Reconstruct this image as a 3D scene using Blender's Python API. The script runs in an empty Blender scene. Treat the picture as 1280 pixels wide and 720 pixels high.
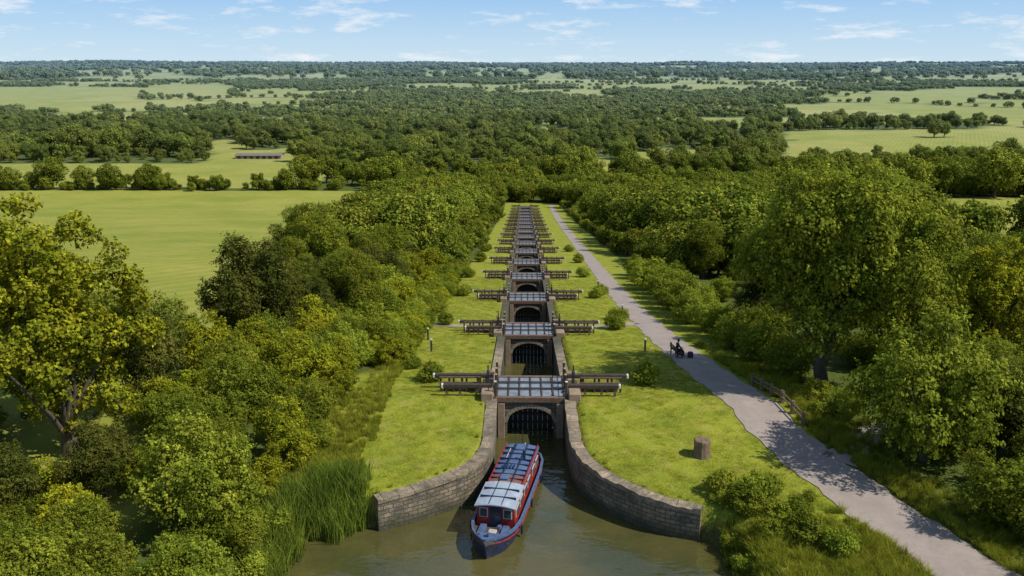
import bpy, bmesh, math, random
import numpy as np
from mathutils import Vector, Matrix
random.seed(7)
sc=bpy.context.scene
sc.view_settings.view_transform='Standard'; sc.view_settings.look='None'; sc.view_settings.exposure=0
COL=sc.collection

# ------------------------------------------------------------------ materials
def newmat(name):
    m=bpy.data.materials.new(name); m.use_nodes=True
    nt=m.node_tree; nt.nodes.clear()
    out=nt.nodes.new('ShaderNodeOutputMaterial')
    return m,nt,out
def N(nt,t,**k):
    n=nt.nodes.new(t)
    for a,b in k.items(): setattr(n,a,b)
    return n
def mixc(nt,fac,a,b,mode='MIX'):
    n=nt.nodes.new('ShaderNodeMix'); n.data_type='RGBA'; n.blend_type=mode
    for sock,v in ((n.inputs[0],fac),(n.inputs[6],a),(n.inputs[7],b)):
        if isinstance(v,bpy.types.NodeSocket): nt.links.new(v,sock)
        elif isinstance(v,(int,float)): sock.default_value=v
        else: sock.default_value=(v[0],v[1],v[2],1)
    return n.outputs[2]
def noise(nt,scale,detail=4,rough=.6,vec=None):
    n=N(nt,'ShaderNodeTexNoise'); n.inputs['Scale'].default_value=scale; n.inputs['Detail'].default_value=detail
    n.inputs['Roughness'].default_value=rough
    if vec is not None: nt.links.new(vec,n.inputs['Vector'])
    return n.outputs['Fac']
def ramp(nt,v,a,b,ca=0.,cb=1.):
    n=N(nt,'ShaderNodeMapRange'); n.inputs[1].default_value=a; n.inputs[2].default_value=b
    n.inputs[3].default_value=ca; n.inputs[4].default_value=cb
    nt.links.new(v,n.inputs[0]); return n.outputs[0]
def scl(nt,c,f):
    k=N(nt,'ShaderNodeVectorMath',operation='SCALE'); nt.links.new(c,k.inputs[0]); nt.links.new(f,k.inputs['Scale']); return k.outputs[0]
def bump(nt,h,strength=.3,dist=.05):
    n=N(nt,'ShaderNodeBump'); n.inputs['Strength'].default_value=strength; n.inputs['Distance'].default_value=dist
    nt.links.new(h,n.inputs['Height']); return n.outputs[0]
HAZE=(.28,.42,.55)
def hazed(nt,col,mx=.66):  # distance haze painted into the base colour, stronger with world Y
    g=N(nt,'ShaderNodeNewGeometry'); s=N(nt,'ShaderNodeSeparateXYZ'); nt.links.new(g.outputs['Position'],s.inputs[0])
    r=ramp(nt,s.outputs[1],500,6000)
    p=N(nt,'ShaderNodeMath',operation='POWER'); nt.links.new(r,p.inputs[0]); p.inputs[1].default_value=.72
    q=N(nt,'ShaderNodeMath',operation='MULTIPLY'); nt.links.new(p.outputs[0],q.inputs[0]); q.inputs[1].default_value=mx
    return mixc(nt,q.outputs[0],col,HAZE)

def leafmat(name,c1,c2,c3,haze=False,trans=.4):
    m,nt,out=newmat(name)
    g=N(nt,'ShaderNodeNewGeometry'); oi=N(nt,'ShaderNodeObjectInfo')
    c=mixc(nt,oi.outputs['Random'],c1,c2)
    nz=ramp(nt,noise(nt,.55,2,.5,g.outputs['Position']),.38,.66)
    c=mixc(nt,nz,c,c3)
    # whole-plant brightness varies from one plant to the next
    fr=N(nt,'ShaderNodeMath',operation='FRACT'); ml=N(nt,'ShaderNodeMath',operation='MULTIPLY'); nt.links.new(oi.outputs['Random'],ml.inputs[0]); ml.inputs[1].default_value=7.31; nt.links.new(ml.outputs[0],fr.inputs[0])
    c=scl(nt,c,ramp(nt,fr.outputs[0],0,1,.72,1.26))
    c=scl(nt,c,ramp(nt,g.outputs['Random Per Island'],0,1,.64,1.36))
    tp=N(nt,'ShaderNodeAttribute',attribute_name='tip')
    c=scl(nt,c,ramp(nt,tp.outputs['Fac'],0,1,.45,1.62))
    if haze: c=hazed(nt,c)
    d=N(nt,'ShaderNodeBsdfDiffuse'); t=N(nt,'ShaderNodeBsdfTranslucent')
    nt.links.new(c,d.inputs[0]); nt.links.new(c,t.inputs[0])
    mx=N(nt,'ShaderNodeMixShader'); mx.inputs[0].default_value=trans
    nt.links.new(d.outputs[0],mx.inputs[1]); nt.links.new(t.outputs[0],mx.inputs[2])
    nt.links.new(mx.outputs[0],out.inputs[0]); return m
def pmat(name,c1,c2=None,scale=3.,rough=.7,metal=0.,bs=.25,bd=.02,spec=.4,coat=0.):
    m,nt,out=newmat(name)
    p=N(nt,'ShaderNodeBsdfPrincipled'); tc=N(nt,'ShaderNodeTexCoord')
    nz=noise(nt,scale,6,.65,tc.outputs['Object'])
    c=mixc(nt,ramp(nt,nz,.3,.7),c1,c2 if c2 else tuple(x*.7 for x in c1))
    nt.links.new(c,p.inputs['Base Color']); p.inputs['Roughness'].default_value=rough; p.inputs['Metallic'].default_value=metal
    p.inputs['Specular IOR Level'].default_value=spec; p.inputs['Coat Weight'].default_value=coat
    nt.links.new(bump(nt,noise(nt,scale*6,4,.6,tc.outputs['Object']),bs,bd),p.inputs['Normal'])
    nt.links.new(p.outputs[0],out.inputs[0]); return m

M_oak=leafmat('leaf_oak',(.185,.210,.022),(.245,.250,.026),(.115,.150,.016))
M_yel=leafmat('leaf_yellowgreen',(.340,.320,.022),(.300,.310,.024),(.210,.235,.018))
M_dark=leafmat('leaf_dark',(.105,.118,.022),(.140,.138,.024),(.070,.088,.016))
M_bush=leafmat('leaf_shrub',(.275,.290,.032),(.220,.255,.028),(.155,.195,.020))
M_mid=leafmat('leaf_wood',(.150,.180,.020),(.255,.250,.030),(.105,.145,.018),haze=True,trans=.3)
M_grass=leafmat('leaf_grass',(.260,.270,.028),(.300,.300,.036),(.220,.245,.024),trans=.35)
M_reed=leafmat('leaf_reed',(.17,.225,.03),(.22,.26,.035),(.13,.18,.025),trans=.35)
M_bark=pmat('bark',(.13,.10,.07),(.06,.045,.035),4,.9,bs=.6,bd=.05)

# ------------------------------------------------------------------ mesh from numpy
def npmesh(name,V,F,mats,mi=None,smooth=False,tip=None):
    me=bpy.data.meshes.new(name); V=np.asarray(V,dtype=np.float32); F=np.asarray(F,dtype=np.int32)
    me.vertices.add(len(V)); me.vertices.foreach_set('co',V.ravel())
    me.loops.add(F.size); me.loops.foreach_set('vertex_index',F.ravel())
    me.polygons.add(len(F)); me.polygons.foreach_set('loop_start',np.arange(0,F.size,4,dtype=np.int32))
    for m in mats: me.materials.append(m)
    if mi is not None: me.polygons.foreach_set('material_index',np.asarray(mi,dtype=np.int32))
    if smooth: me.polygons.foreach_set('use_smooth',np.ones(len(F),dtype=bool))
    me.update(calc_edges=True)
    if tip is not None:
        a=me.attributes.new('tip','FLOAT','POINT'); a.data.foreach_set('value',np.asarray(tip,np.float32))
    return me
def nrm(a): return a/np.maximum(np.linalg.norm(a,axis=1,keepdims=True),1e-6)
def leaf_quads(P,Nn,size,rng,wide=.34):
    n=len(P); t=rng.normal(size=(n,3))
    Nn=nrm(Nn); t=nrm(t-Nn*np.sum(t*Nn,1,keepdims=True)); b=np.cross(Nn,t)
    L=(size*(.6+.8*rng.random(n)))[:,None]
    v=np.stack([P-t*L*.5,P+b*L*wide+Nn*L*.08,P+t*L*.5,P-b*L*wide+Nn*L*.08],1).reshape(-1,3)
    f=np.arange(4*n).reshape(-1,4); return v,f
def cone(p0,p1,r0,r1,s=7,seg=3,wob=0,rng=None):
    p0=np.array(p0,float);p1=np.array(p1,float); d=p1-p0; d/=np.linalg.norm(d)+1e-9
    a=np.cross(d,[0,0,1.])
    if np.linalg.norm(a)<.1:a=np.cross(d,[1.,0,0])
    a/=np.linalg.norm(a); b=np.cross(d,a); V=[];F=[]
    for i in range(seg+1):
        u=i/seg; c=p0+(p1-p0)*u
        if wob and 0<i<seg: c=c+rng.normal(size=3)*wob
        r=r0+(r1-r0)*u
        for k in range(s):
            th=2*math.pi*k/s; V.append(c+r*(a*math.cos(th)+b*math.sin(th)))
    for i in range(seg):
        for k in range(s):
            F.append([i*s+k,i*s+(k+1)%s,(i+1)*s+(k+1)%s,(i+1)*s+k])
    return np.array(V),np.array(F)

def tree_proto(name,seed,H,R,th,nl,nleaf,ls,mat,lobe=(.2,.34),top=1.0,spray=.18,trunk=True,droop=.15,limbs=12,jit=.55):
    rng=np.random.default_rng(seed)
    cz=th+(H-th)*.5; hz=(H-th)*.5
    d=nrm(rng.normal(size=(nl,3))); rr=(.3+.7*rng.random(nl)**.6)
    lr=R*(lobe[0]+(lobe[1]-lobe[0])*rng.random(nl))
    ang=np.arctan2(d[:,1],d[:,0]); un=1+.14*np.sin(2*ang+seed)+.12*np.sin(3*ang+seed*2.1)
    C=np.stack([d[:,0]*(R-lr*.8)*rr*un,d[:,1]*(R-lr*.8)*rr*un,cz+d[:,2]*(hz-lr*.6)*rr],1)
    k=np.clip((C[:,2]-cz)/hz,-1,1); s=np.where(k>0,1-.25*top*k**2,1-.12*k**2)
    C[:,0]*=s; C[:,1]*=s
    if th<.3: C[:,2]=np.maximum(C[:,2],lr*.35)
    w=lr**2; n2=int(nleaf*1.5)
    ix=rng.choice(nl,n2,p=w/w.sum()); dd=nrm(rng.normal(size=(n2,3))+np.array([0,0,.25]))
    rad=lr[ix]*(.70+.38*rng.random(n2)**.7)
    isp=rng.random(n2)<spray
    nsp=16; sd=nrm(rng.normal(size=(nl*nsp,3))+np.array([0,0,.45])); si=ix*nsp+rng.integers(0,nsp,n2)
    dsp=sd[si]+rng.normal(size=(n2,3))*.055
    rsp=lr[ix]*(.8+.75*rng.random(n2))
    dd=np.where(isp[:,None],dsp,dd); rad=np.where(isp,rsp,rad)
    P=C[ix]+dd*rad[:,None]*np.array([1,1,.85])
    P[:,2]-=droop*np.maximum(0,np.hypot(P[:,0],P[:,1])/R-.6)*R*.5
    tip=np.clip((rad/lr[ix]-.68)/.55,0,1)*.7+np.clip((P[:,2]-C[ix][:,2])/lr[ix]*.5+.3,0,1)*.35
    buried=np.zeros(n2,bool)
    for j in range(nl):
        q=np.sum((P-C[j])**2,1)<(lr[j]*.62)**2
        buried|=(q&(ix!=j)&(rng.random(n2)<.85))
    keep=(~buried)&(P[:,2]>.02); P=P[keep][:nleaf]; dk=dd[keep][:nleaf]; tip=np.clip(tip[keep][:nleaf],0,1)
    outw=nrm(P-np.array([0,0,cz*.8])); Nn=dk*.7+outw*.3+np.array([0,0,.25])+rng.normal(size=P.shape)*jit*.8
    V,F=leaf_quads(P,Nn,ls,rng); T=np.repeat(tip,4); mi=np.zeros(len(F),int); Vs=[V];Fs=[F];off=len(V)
    if trunk:
        tr=[]
        r=H*.026+.05
        tr.append(cone((0,0,-.4),(0,0,max(th,.5)+(H-th)*.35),r*1.25,r*.55,8,4,.06*r*8 if H>5 else .03,rng))
        order=np.argsort(-lr)[:limbs]
        for j in order:
            z0=max(th*.7,.3)+rng.random()*(C[j][2]-th)*.35*(C[j][2]>th)
            tr.append(cone((0,0,max(z0,.15)),C[j],r*.42,r*.08,5,3,R*.03,rng))
            for _ in range(3):
                tr.append(cone(C[j],C[j]+nrm(rng.normal(size=(1,3)))[0]*lr[j]*.95,r*.08,r*.02,4,1))
        for v,f in tr:
            Vs.append(v);Fs.append(f+off);off+=len(v);mi=np.concatenate([mi,np.ones(len(f),int)]); T=np.concatenate([T,np.zeros(len(v))])
    return npmesh(name,np.concatenate(Vs),np.concatenate(Fs),[mat,M_bark],mi,tip=T)

P_={}
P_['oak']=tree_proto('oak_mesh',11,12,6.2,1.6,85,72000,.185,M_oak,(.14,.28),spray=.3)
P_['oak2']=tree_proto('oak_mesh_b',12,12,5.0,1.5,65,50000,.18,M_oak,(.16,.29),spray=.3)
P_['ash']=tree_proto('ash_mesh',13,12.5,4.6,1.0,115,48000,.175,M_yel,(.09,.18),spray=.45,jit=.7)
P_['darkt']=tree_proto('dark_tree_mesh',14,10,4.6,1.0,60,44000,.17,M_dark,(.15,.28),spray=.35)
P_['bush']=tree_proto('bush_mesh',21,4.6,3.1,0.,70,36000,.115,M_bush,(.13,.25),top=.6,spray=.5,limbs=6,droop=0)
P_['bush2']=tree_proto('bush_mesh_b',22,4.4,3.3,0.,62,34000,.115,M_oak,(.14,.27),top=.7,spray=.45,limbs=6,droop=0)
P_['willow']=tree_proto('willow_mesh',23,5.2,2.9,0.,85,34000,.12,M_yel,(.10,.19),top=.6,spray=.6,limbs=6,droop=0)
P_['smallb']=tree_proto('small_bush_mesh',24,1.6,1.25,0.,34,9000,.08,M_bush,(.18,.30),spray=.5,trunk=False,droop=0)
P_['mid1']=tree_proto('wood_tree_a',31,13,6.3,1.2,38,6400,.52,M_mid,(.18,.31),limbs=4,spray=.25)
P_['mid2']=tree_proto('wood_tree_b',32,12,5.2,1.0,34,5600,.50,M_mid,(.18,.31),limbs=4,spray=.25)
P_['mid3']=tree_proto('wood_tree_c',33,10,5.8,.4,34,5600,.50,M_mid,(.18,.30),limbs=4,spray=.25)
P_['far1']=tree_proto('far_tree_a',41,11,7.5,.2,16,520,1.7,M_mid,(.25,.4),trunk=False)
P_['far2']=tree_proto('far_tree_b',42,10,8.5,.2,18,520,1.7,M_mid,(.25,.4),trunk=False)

def tuft_proto(name,seed,n,h,spread,w,mat,lean=.35):
    rng=np.random.default_rng(seed); V=[];F=[];T=[]
    for i in range(n):
        a=rng.random()*6.283; r=spread*rng.random()**.5; p=np.array([r*math.cos(a),r*math.sin(a),-.03])
        hh=h*(.6+.6*rng.random()); l=np.array([rng.normal()*lean,rng.normal()*lean,1.])
        q=rng.random()*3.14; b=np.array([math.cos(q),math.sin(q),0])*w*.5
        m=p+l*hh*.55; t=p+np.array([l[0]*1.7,l[1]*1.7,.93])*hh
        o=len(V); V+= [p-b,p+b,m+b*.8,m-b*.8,t+b*.1,t-b*.1]; F+=[[o,o+1,o+2,o+3],[o+3,o+2,o+4,o+5]]; T+=[.2,.2,.5,.5,.7,.7]
    return npmesh(name,V,F,[mat],tip=T)
P_['tuft']=tuft_proto('grass_tuft',51,22,.075,.22,.02,M_grass,.6)
P_['tall']=tuft_proto('tall_grass',52,60,.62,.30,.025,M_grass,.25)
P_['reed']=tuft_proto('reed_clump',53,90,2.0,.55,.05,M_reed,.10)

# ------------------------------------------------------------------ terrain
CAMZ=22.
LW=np.array([(2.05,600),(2.05,44.8),(2.25,43.0),(2.7,41.8),(3.6,40.7),(4.9,39.7),(6.1,38.9),(7.4,38.2)])
RW=np.array([(2.05,600),(2.1,44.8),(2.35,43.0),(2.8,41.8),(3.6,40.5),(4.8,39.3),(6.2,38.2),(7.9,37.5)])
LB=np.array([(7.4,38.2),(8.8,38.1),(10.2,37.2),(11.3,34.8),(11.4,28),(11,5),(12,-320)])
RB=np.array([(7.9,37.5),(8.7,36.2),(8.8,33),(8.6,28),(10,5),(12,-320)])
def plane(y):
    y=np.asarray(y,float)
    near=2.44-(49.4-y)*.075; near=np.maximum(near,1.25)
    sl=2.44-.1316*(y-49.4)
    k=6.; far=-45+k*np.logaddexp(0,(sl+45)/k)
    return np.where(y<49.4,near,far)
def fb(x,y,s,p=0.):
    a=x/s;b=y/s
    return (np.sin(a*1.3+b*.7+p)+np.sin(-a*.8+b*1.9+1.7*p+1)+.6*np.sin(a*2.9+b*2.3+2.3+p)+.6*np.sin(a*2.2-b*3.1+.4*p)+.35*np.sin(a*5.7+b*4.1+p)+.35*np.sin(-a*4.9+b*6.3))/3.9
def segdist(x,y,poly):
    d=np.full(x.shape,1e9)
    for (ax,ay),(bx,by) in zip(poly[:-1],poly[1:]):
        vx,vy=bx-ax,by-ay; t=np.clip(((x-ax)*vx+(y-ay)*vy)/(vx*vx+vy*vy),0,1)
        d=np.minimum(d,np.hypot(x-ax-t*vx,y-ay-t*vy))
    return d
def height(x,y):
    x=np.asarray(x,float);y=np.asarray(y,float); x,y=np.broadcast_arrays(x,y)
    z=plane(y)
    far=np.clip((y-1400)/5000,0,1); z=z+far*(26*fb(x,y,1500,.6)+26+18*far)
    z=z+np.clip((np.abs(x)-16)/40,0,1)*.5*fb(x,y,23)
    out=z.copy()
    for sgn,W,B in ((-1,LW,LB),(1,RW,RB)):
        xs=x*sgn
        full=np.vstack([W,B[1:]])
        ex=np.interp(y,full[::-1,1],full[::-1,0])
        mask=(xs>0)&(y<400)&(xs<30)
        if not mask.any(): continue
        xm,ym=xs[mask],y[mask]
        dw=segdist(xm,ym,W); db=segdist(xm,ym,B)
        inside=xm<ex[mask]
        s=np.where(inside,-1,1)
        fw=np.clip((s*dw-.10)/.38,0,1); fbk=np.clip((s*db+.5)/2.0,0,1); fbk=fbk*fbk*(3-2*fbk)
        f=np.where(dw<=db+.001,fw,fbk)
        bed=np.where(ym>49.4,z[mask]-6.5,-1.3)
        end=np.clip((ym-384)/3,0,1); f=np.maximum(f,end)
        out[mask]=bed+(z[mask]-bed)*f
    return out
def hz(x,y): return float(height(np.array([float(x)]),np.array([float(y)]))[0])
def outerL(y): return -20-.13*(y-50)
def outerR(y): return np.maximum(34,60+.42*(y-120))
def woodmask(x,y):
    x=np.asarray(x,float);y=np.asarray(y,float); r=x/np.maximum(y,1)
    w=np.ones(x.shape,bool)
    a=y<455
    w&=~(a&(x<outerL(y)))
    w&=~((y<396)&(x>-9)&(x<15.5))
    w&=~((y<56)&(x>-11.5)&(x<15.5))
    w&=~((y>150)&(y<430)&(x>outerR(y)))
    w&=~((y>=472)&(y<600)&(x>-360)&(x<-118))
    w&=~((y>=455)&(y<472)&(x<-118)&(fb(x,y,9)<-.9))
    w&=~((y>590)&(y<665)&(x>-222)&(x<-160))
    w&=~((y>600)&(y<900+150*(r-.3))&(r>.29)&(fb(x,y,40)<.72))
    w&=~((y>470)&(y<1000)&(fb(x,y*.6,55,.9)>.34))
    w&=~((y>980)&(y<1120)&(r>.12)&(r<.33))
    w&=~((y>1290)&(y<2300)&(r<-.43))
    w&=~((y>1700)&(y<2400)&(r>-.42)&(r<-.33))
    w&=~((y>1750)&(y<2350)&(r>.38)&(fb(x,y,130)<.4))
    fm=fb(x*.62,y*.42,190,2.2)
    w&=~((y>1000)&(fm>-.14)&~((y>1120)&(y<1280)&(np.abs(r)<.3))&~(fb(x,y,45)>.70)&~(np.abs(fb(x,y,210,4.))<.05))
    return w
x1=np.arange(-16,16.01,.35); x1=x1[(np.abs(np.abs(x1)-2.3)>.33)]
x1=np.concatenate([x1,[-2.54,-2.14,2.14,2.54]])
g=[17.5]
while g[-1]<9500: g.append(g[-1]+max(1.6,g[-1]*.045-1))
g=np.array(g); xs=np.unique(np.concatenate([-g,x1,g]))
ys=list(np.arange(-300,26,12))+list(np.arange(28,52,.33))+list(np.arange(52,420,1.7))
v=ys[-1]
while v<13000: v+=max(2.,v*.022-6); ys.append(v)
ys=np.array(ys); X,Y=np.meshgrid(xs,ys); Z=height(X,Y)
nx,ny=len(xs),len(ys); idx=np.arange(nx*ny).reshape(ny,nx)
F=np.stack([idx[:-1,:-1],idx[:-1,1:],idx[1:,1:],idx[1:,:-1]],-1).reshape(-1,4)
def groundmat():
    m,nt,out=newmat('ground_grass'); p=N(nt,'ShaderNodeBsdfPrincipled')
    g=N(nt,'ShaderNodeNewGeometry'); pos=g.outputs['Position']
    aw=N(nt,'ShaderNodeAttribute',attribute_name='wood'); al=N(nt,'ShaderNodeAttribute',attribute_name='lawn'); at=N(nt,'ShaderNodeAttribute',attribute_name='tint')
    big=ramp(nt,noise(nt,.030,7,.65,pos),.36,.62)
    med=ramp(nt,noise(nt,.45,6,.7,pos),.3,.7); fine=ramp(nt,noise(nt,9,4,.7,pos),.25,.75)
    mead=mixc(nt,big,(.225,.255,.036),(.345,.325,.065)); mead=mixc(nt,at.outputs['Fac'],mead,(.44,.39,.13))
    mead=mixc(nt,ramp(nt,med,0,1,0,.5),mead,(.18,.215,.028))
    mead=mixc(nt,ramp(nt,noise(nt,.11,6,.7,pos),.55,.68,0,.45),mead,(.37,.32,.10))
    mp=N(nt,'ShaderNodeMapping'); mp.inputs['Rotation'].default_value=(0,0,.45); nt.links.new(pos,mp.inputs[0])
    wv=N(nt,'ShaderNodeTexWave'); wv.inputs['Scale'].default_value=.09; wv.inputs['Distortion'].default_value=1.5; wv.inputs['Detail'].default_value=3; nt.links.new(mp.outputs[0],wv.inputs['Vector'])
    mead=scl(nt,mead,ramp(nt,wv.outputs['Fac'],0,1,.93,1.06))
    lawn=mixc(nt,med,(.215,.250,.024),(.310,.310,.034))
    lawn=mixc(nt,ramp(nt,noise(nt,.9,6,.75,pos),.50,.68,0,.75),lawn,(.32,.265,.080))
    lawn=mixc(nt,ramp(nt,noise(nt,.35,6,.75,pos),.48,.64,0,.65),lawn,(.150,.200,.020))
    c=mixc(nt,al.outputs['Fac'],mead,lawn)
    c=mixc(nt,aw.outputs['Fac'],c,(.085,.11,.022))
    # muddy, weedy bank near the basin water
    s=N(nt,'ShaderNodeSeparateXYZ'); nt.links.new(pos,s.inputs[0])
    lo=N(nt,'ShaderNodeMath',operation='LESS_THAN'); nt.links.new(s.outputs[1],lo.inputs[0]); lo.inputs[1].default_value=48.
    mu=N(nt,'ShaderNodeMath',operation='MULTIPLY'); nt.links.new(lo.outputs[0],mu.inputs[0]); nt.links.new(ramp(nt,s.outputs[2],.5,1.15,.9,0),mu.inputs[1])
    c=mixc(nt,mu.outputs[0],c,(.075,.070,.028))
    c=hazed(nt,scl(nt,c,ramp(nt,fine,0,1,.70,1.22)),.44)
    nt.links.new(c,p.inputs['Base Color']); p.inputs['Roughness'].default_value=.95; p.inputs['Specular IOR Level'].default_value=.1
    nt.links.new(bump(nt,fine,.5,.06),p.inputs['Normal'])
    nt.links.new(p.outputs[0],out.inputs[0]); return m
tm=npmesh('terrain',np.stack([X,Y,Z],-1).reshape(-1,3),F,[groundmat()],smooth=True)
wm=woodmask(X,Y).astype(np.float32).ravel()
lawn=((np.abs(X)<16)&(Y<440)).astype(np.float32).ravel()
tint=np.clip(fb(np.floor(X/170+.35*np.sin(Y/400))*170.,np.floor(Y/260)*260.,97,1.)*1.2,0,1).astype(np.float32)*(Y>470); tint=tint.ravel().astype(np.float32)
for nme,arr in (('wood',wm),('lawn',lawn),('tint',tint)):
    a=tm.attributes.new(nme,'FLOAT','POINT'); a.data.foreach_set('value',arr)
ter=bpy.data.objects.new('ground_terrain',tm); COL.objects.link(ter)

# ------------------------------------------------------------------ generic builders
def obj(name,me,parent=None,loc=(0,0,0),rot=0,scale=1):
    o=bpy.data.objects.new(name,me); COL.objects.link(o); o.location=loc; o.rotation_euler=(0,0,rot)
    o.scale=(scale,)*3 if not hasattr(scale,'__len__') else scale
    if parent: o.parent=parent
    return o
def empty(name,loc=(0,0,0),rot=0):
    o=bpy.data.objects.new(name,None); COL.objects.link(o); o.location=loc; o.rotation_euler=(0,0,rot); o.empty_display_size=.3; return o
def box(bm,x0,x1,y0,y1,z0,z1,mi=0,bev=0):
    vs=[bm.verts.new((x,y,z)) for z in(z0,z1) for y in (y0,y1) for x in (x0,x1)]
    q=[(0,2,3,1),(4,5,7,6),(0,1,5,4),(2,6,7,3),(0,4,6,2),(1,3,7,5)]; fs=[]
    for a in q:
        f=bm.faces.new([vs[i] for i in a]); f.material_index=mi; fs.append(f)
    if bev>0:
        es=list({e for f in fs for e in f.edges}); r=bmesh.ops.bevel(bm,geom=es,offset=bev,segments=1,affect='EDGES')
        for f in r['faces']: f.material_index=mi
def tube(bm,p0,p1,r0,r1=None,s=8,mi=0,cap=True):
    r1=r0 if r1 is None else r1
    V,F=cone(p0,p1,r0,r1,s,1); vs=[bm.verts.new(tuple(v)) for v in V]
    for f in F: bm.faces.new([vs[i] for i in f]).material_index=mi
    if cap:
        bm.faces.new(vs[:s][::-1]).material_index=mi; bm.faces.new(vs[s:]).material_index=mi
def bmesh_to(name,bm,mats,smooth=False):
    bmesh.ops.recalc_face_normals(bm,faces=bm.faces)
    me=bpy.data.meshes.new(name); bm.to_mesh(me); bm.free()
    for m in mats: me.materials.append(m)
    if smooth:
        for p in me.polygons:p.use_smooth=True
    return me

def stonemat(name,uv,c1,c2,mortar,bw=.62,bh=.27,dark=(.06,.06,.045)):
    m,nt,out=newmat(name); p=N(nt,'ShaderNodeBsdfPrincipled'); tc=N(nt,'ShaderNodeTexCoord')
    pos=N(nt,'ShaderNodeNewGeometry').outputs['Position']
    if uv: vec=tc.outputs['UV']
    else:
        s=N(nt,'ShaderNodeSeparateXYZ'); nt.links.new(tc.outputs['Object'],s.inputs[0]); c=N(nt,'ShaderNodeCombineXYZ')
        a=N(nt,'ShaderNodeMath',operation='ADD'); nt.links.new(s.outputs[0],a.inputs[0]); nt.links.new(s.outputs[1],a.inputs[1])
        nt.links.new(a.outputs[0],c.inputs[0]); nt.links.new(s.outputs[2],c.inputs[1]); vec=c.outputs[0]
    b=N(nt,'ShaderNodeTexBrick'); nt.links.new(vec,b.inputs['Vector'])
    b.inputs['Color1'].default_value=(*c1,1); b.inputs['Color2'].default_value=(*c2,1); b.inputs['Mortar'].default_value=(*mortar,1)
    b.inputs['Scale'].default_value=1; b.inputs['Brick Width'].default_value=bw; b.inputs['Row Height'].default_value=bh
    b.inputs['Mortar Size'].default_value=.018; b.inputs['Bias'].default_value=-.1
    n1=ramp(nt,noise(nt,1.1,6,.7,pos),.38,.62); c=mixc(nt,ramp(nt,n1,0,1,0,.8),b.outputs['Color'],dark)
    c=scl(nt,c,ramp(nt,noise(nt,6,5,.7,pos),.25,.8,.55,1.35))
    c=mixc(nt,ramp(nt,noise(nt,2.3,5,.7,pos),.54,.72,0,.65),c,(.09,.11,.03))
    if uv:
        s=N(nt,'ShaderNodeSeparateXYZ'); nt.links.new(pos,s.inputs[0])
        c=mixc(nt,ramp(nt,s.outputs[2],.15,.75,.8,0),c,(.04,.045,.02))
    nt.links.new(c,p.inputs['Base Color']); p.inputs['Roughness'].default_value=.9
    ad=N(nt,'ShaderNodeMath',operation='SUBTRACT'); nt.links.new(noise(nt,10,5,.7,pos),ad.inputs[0]); nt.links.new(b.outputs['Fac'],ad.inputs[1])
    nt.links.new(bump(nt,ad.outputs[0],.9,.08),p.inputs['Normal']); nt.links.new(p.outputs[0],out.inputs[0]); return m
M_wall=stonemat('stone_wall',True,(.38,.29,.19),(.20,.155,.105),(.08,.065,.05),bw=.5,bh=.22)
M_cop=stonemat('coping_stone',True,(.44,.33,.225),(.30,.23,.16),(.10,.085,.06),bw=.8,bh=30.,dark=(.12,.10,.07))
M_pwall=stonemat('chamber_stone',True,(.30,.22,.15),(.17,.125,.085),(.08,.065,.05),bw=.5,bh=.22)
M_arch=stonemat('arch_masonry',False,(.26,.20,.14),(.14,.11,.08),(.07,.06,.05),bw=.5,bh=.22)
M_ring=pmat('arch_ring_stone',(.32,.26,.18),(.18,.145,.10),2.5,.9,bs=.5)
M_pier=pmat('pier_stone',(.34,.25,.17),(.18,.13,.09),2.,.9,bs=.5)
M_timber=pmat('dark_timber',(.075,.055,.042),(.035,.027,.022),5,.75,bs=.4)
M_timb2=pmat('brown_timber',(.20,.125,.08),(.095,.06,.042),5,.8,bs=.4)
M_deck=pmat('deck_panel',(.30,.345,.40),(.12,.14,.165),1.1,.6,metal=.1,bs=.5)
M_white=pmat('white_paint',(.72,.70,.64),(.50,.48,.42),6,.5)
M_yell=pmat('yellow_paint',(.50,.36,.08),(.36,.25,.06),6,.5)
M_metal=pmat('dark_metal',(.06,.06,.065),(.03,.03,.03),6,.45,metal=.6)

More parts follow.
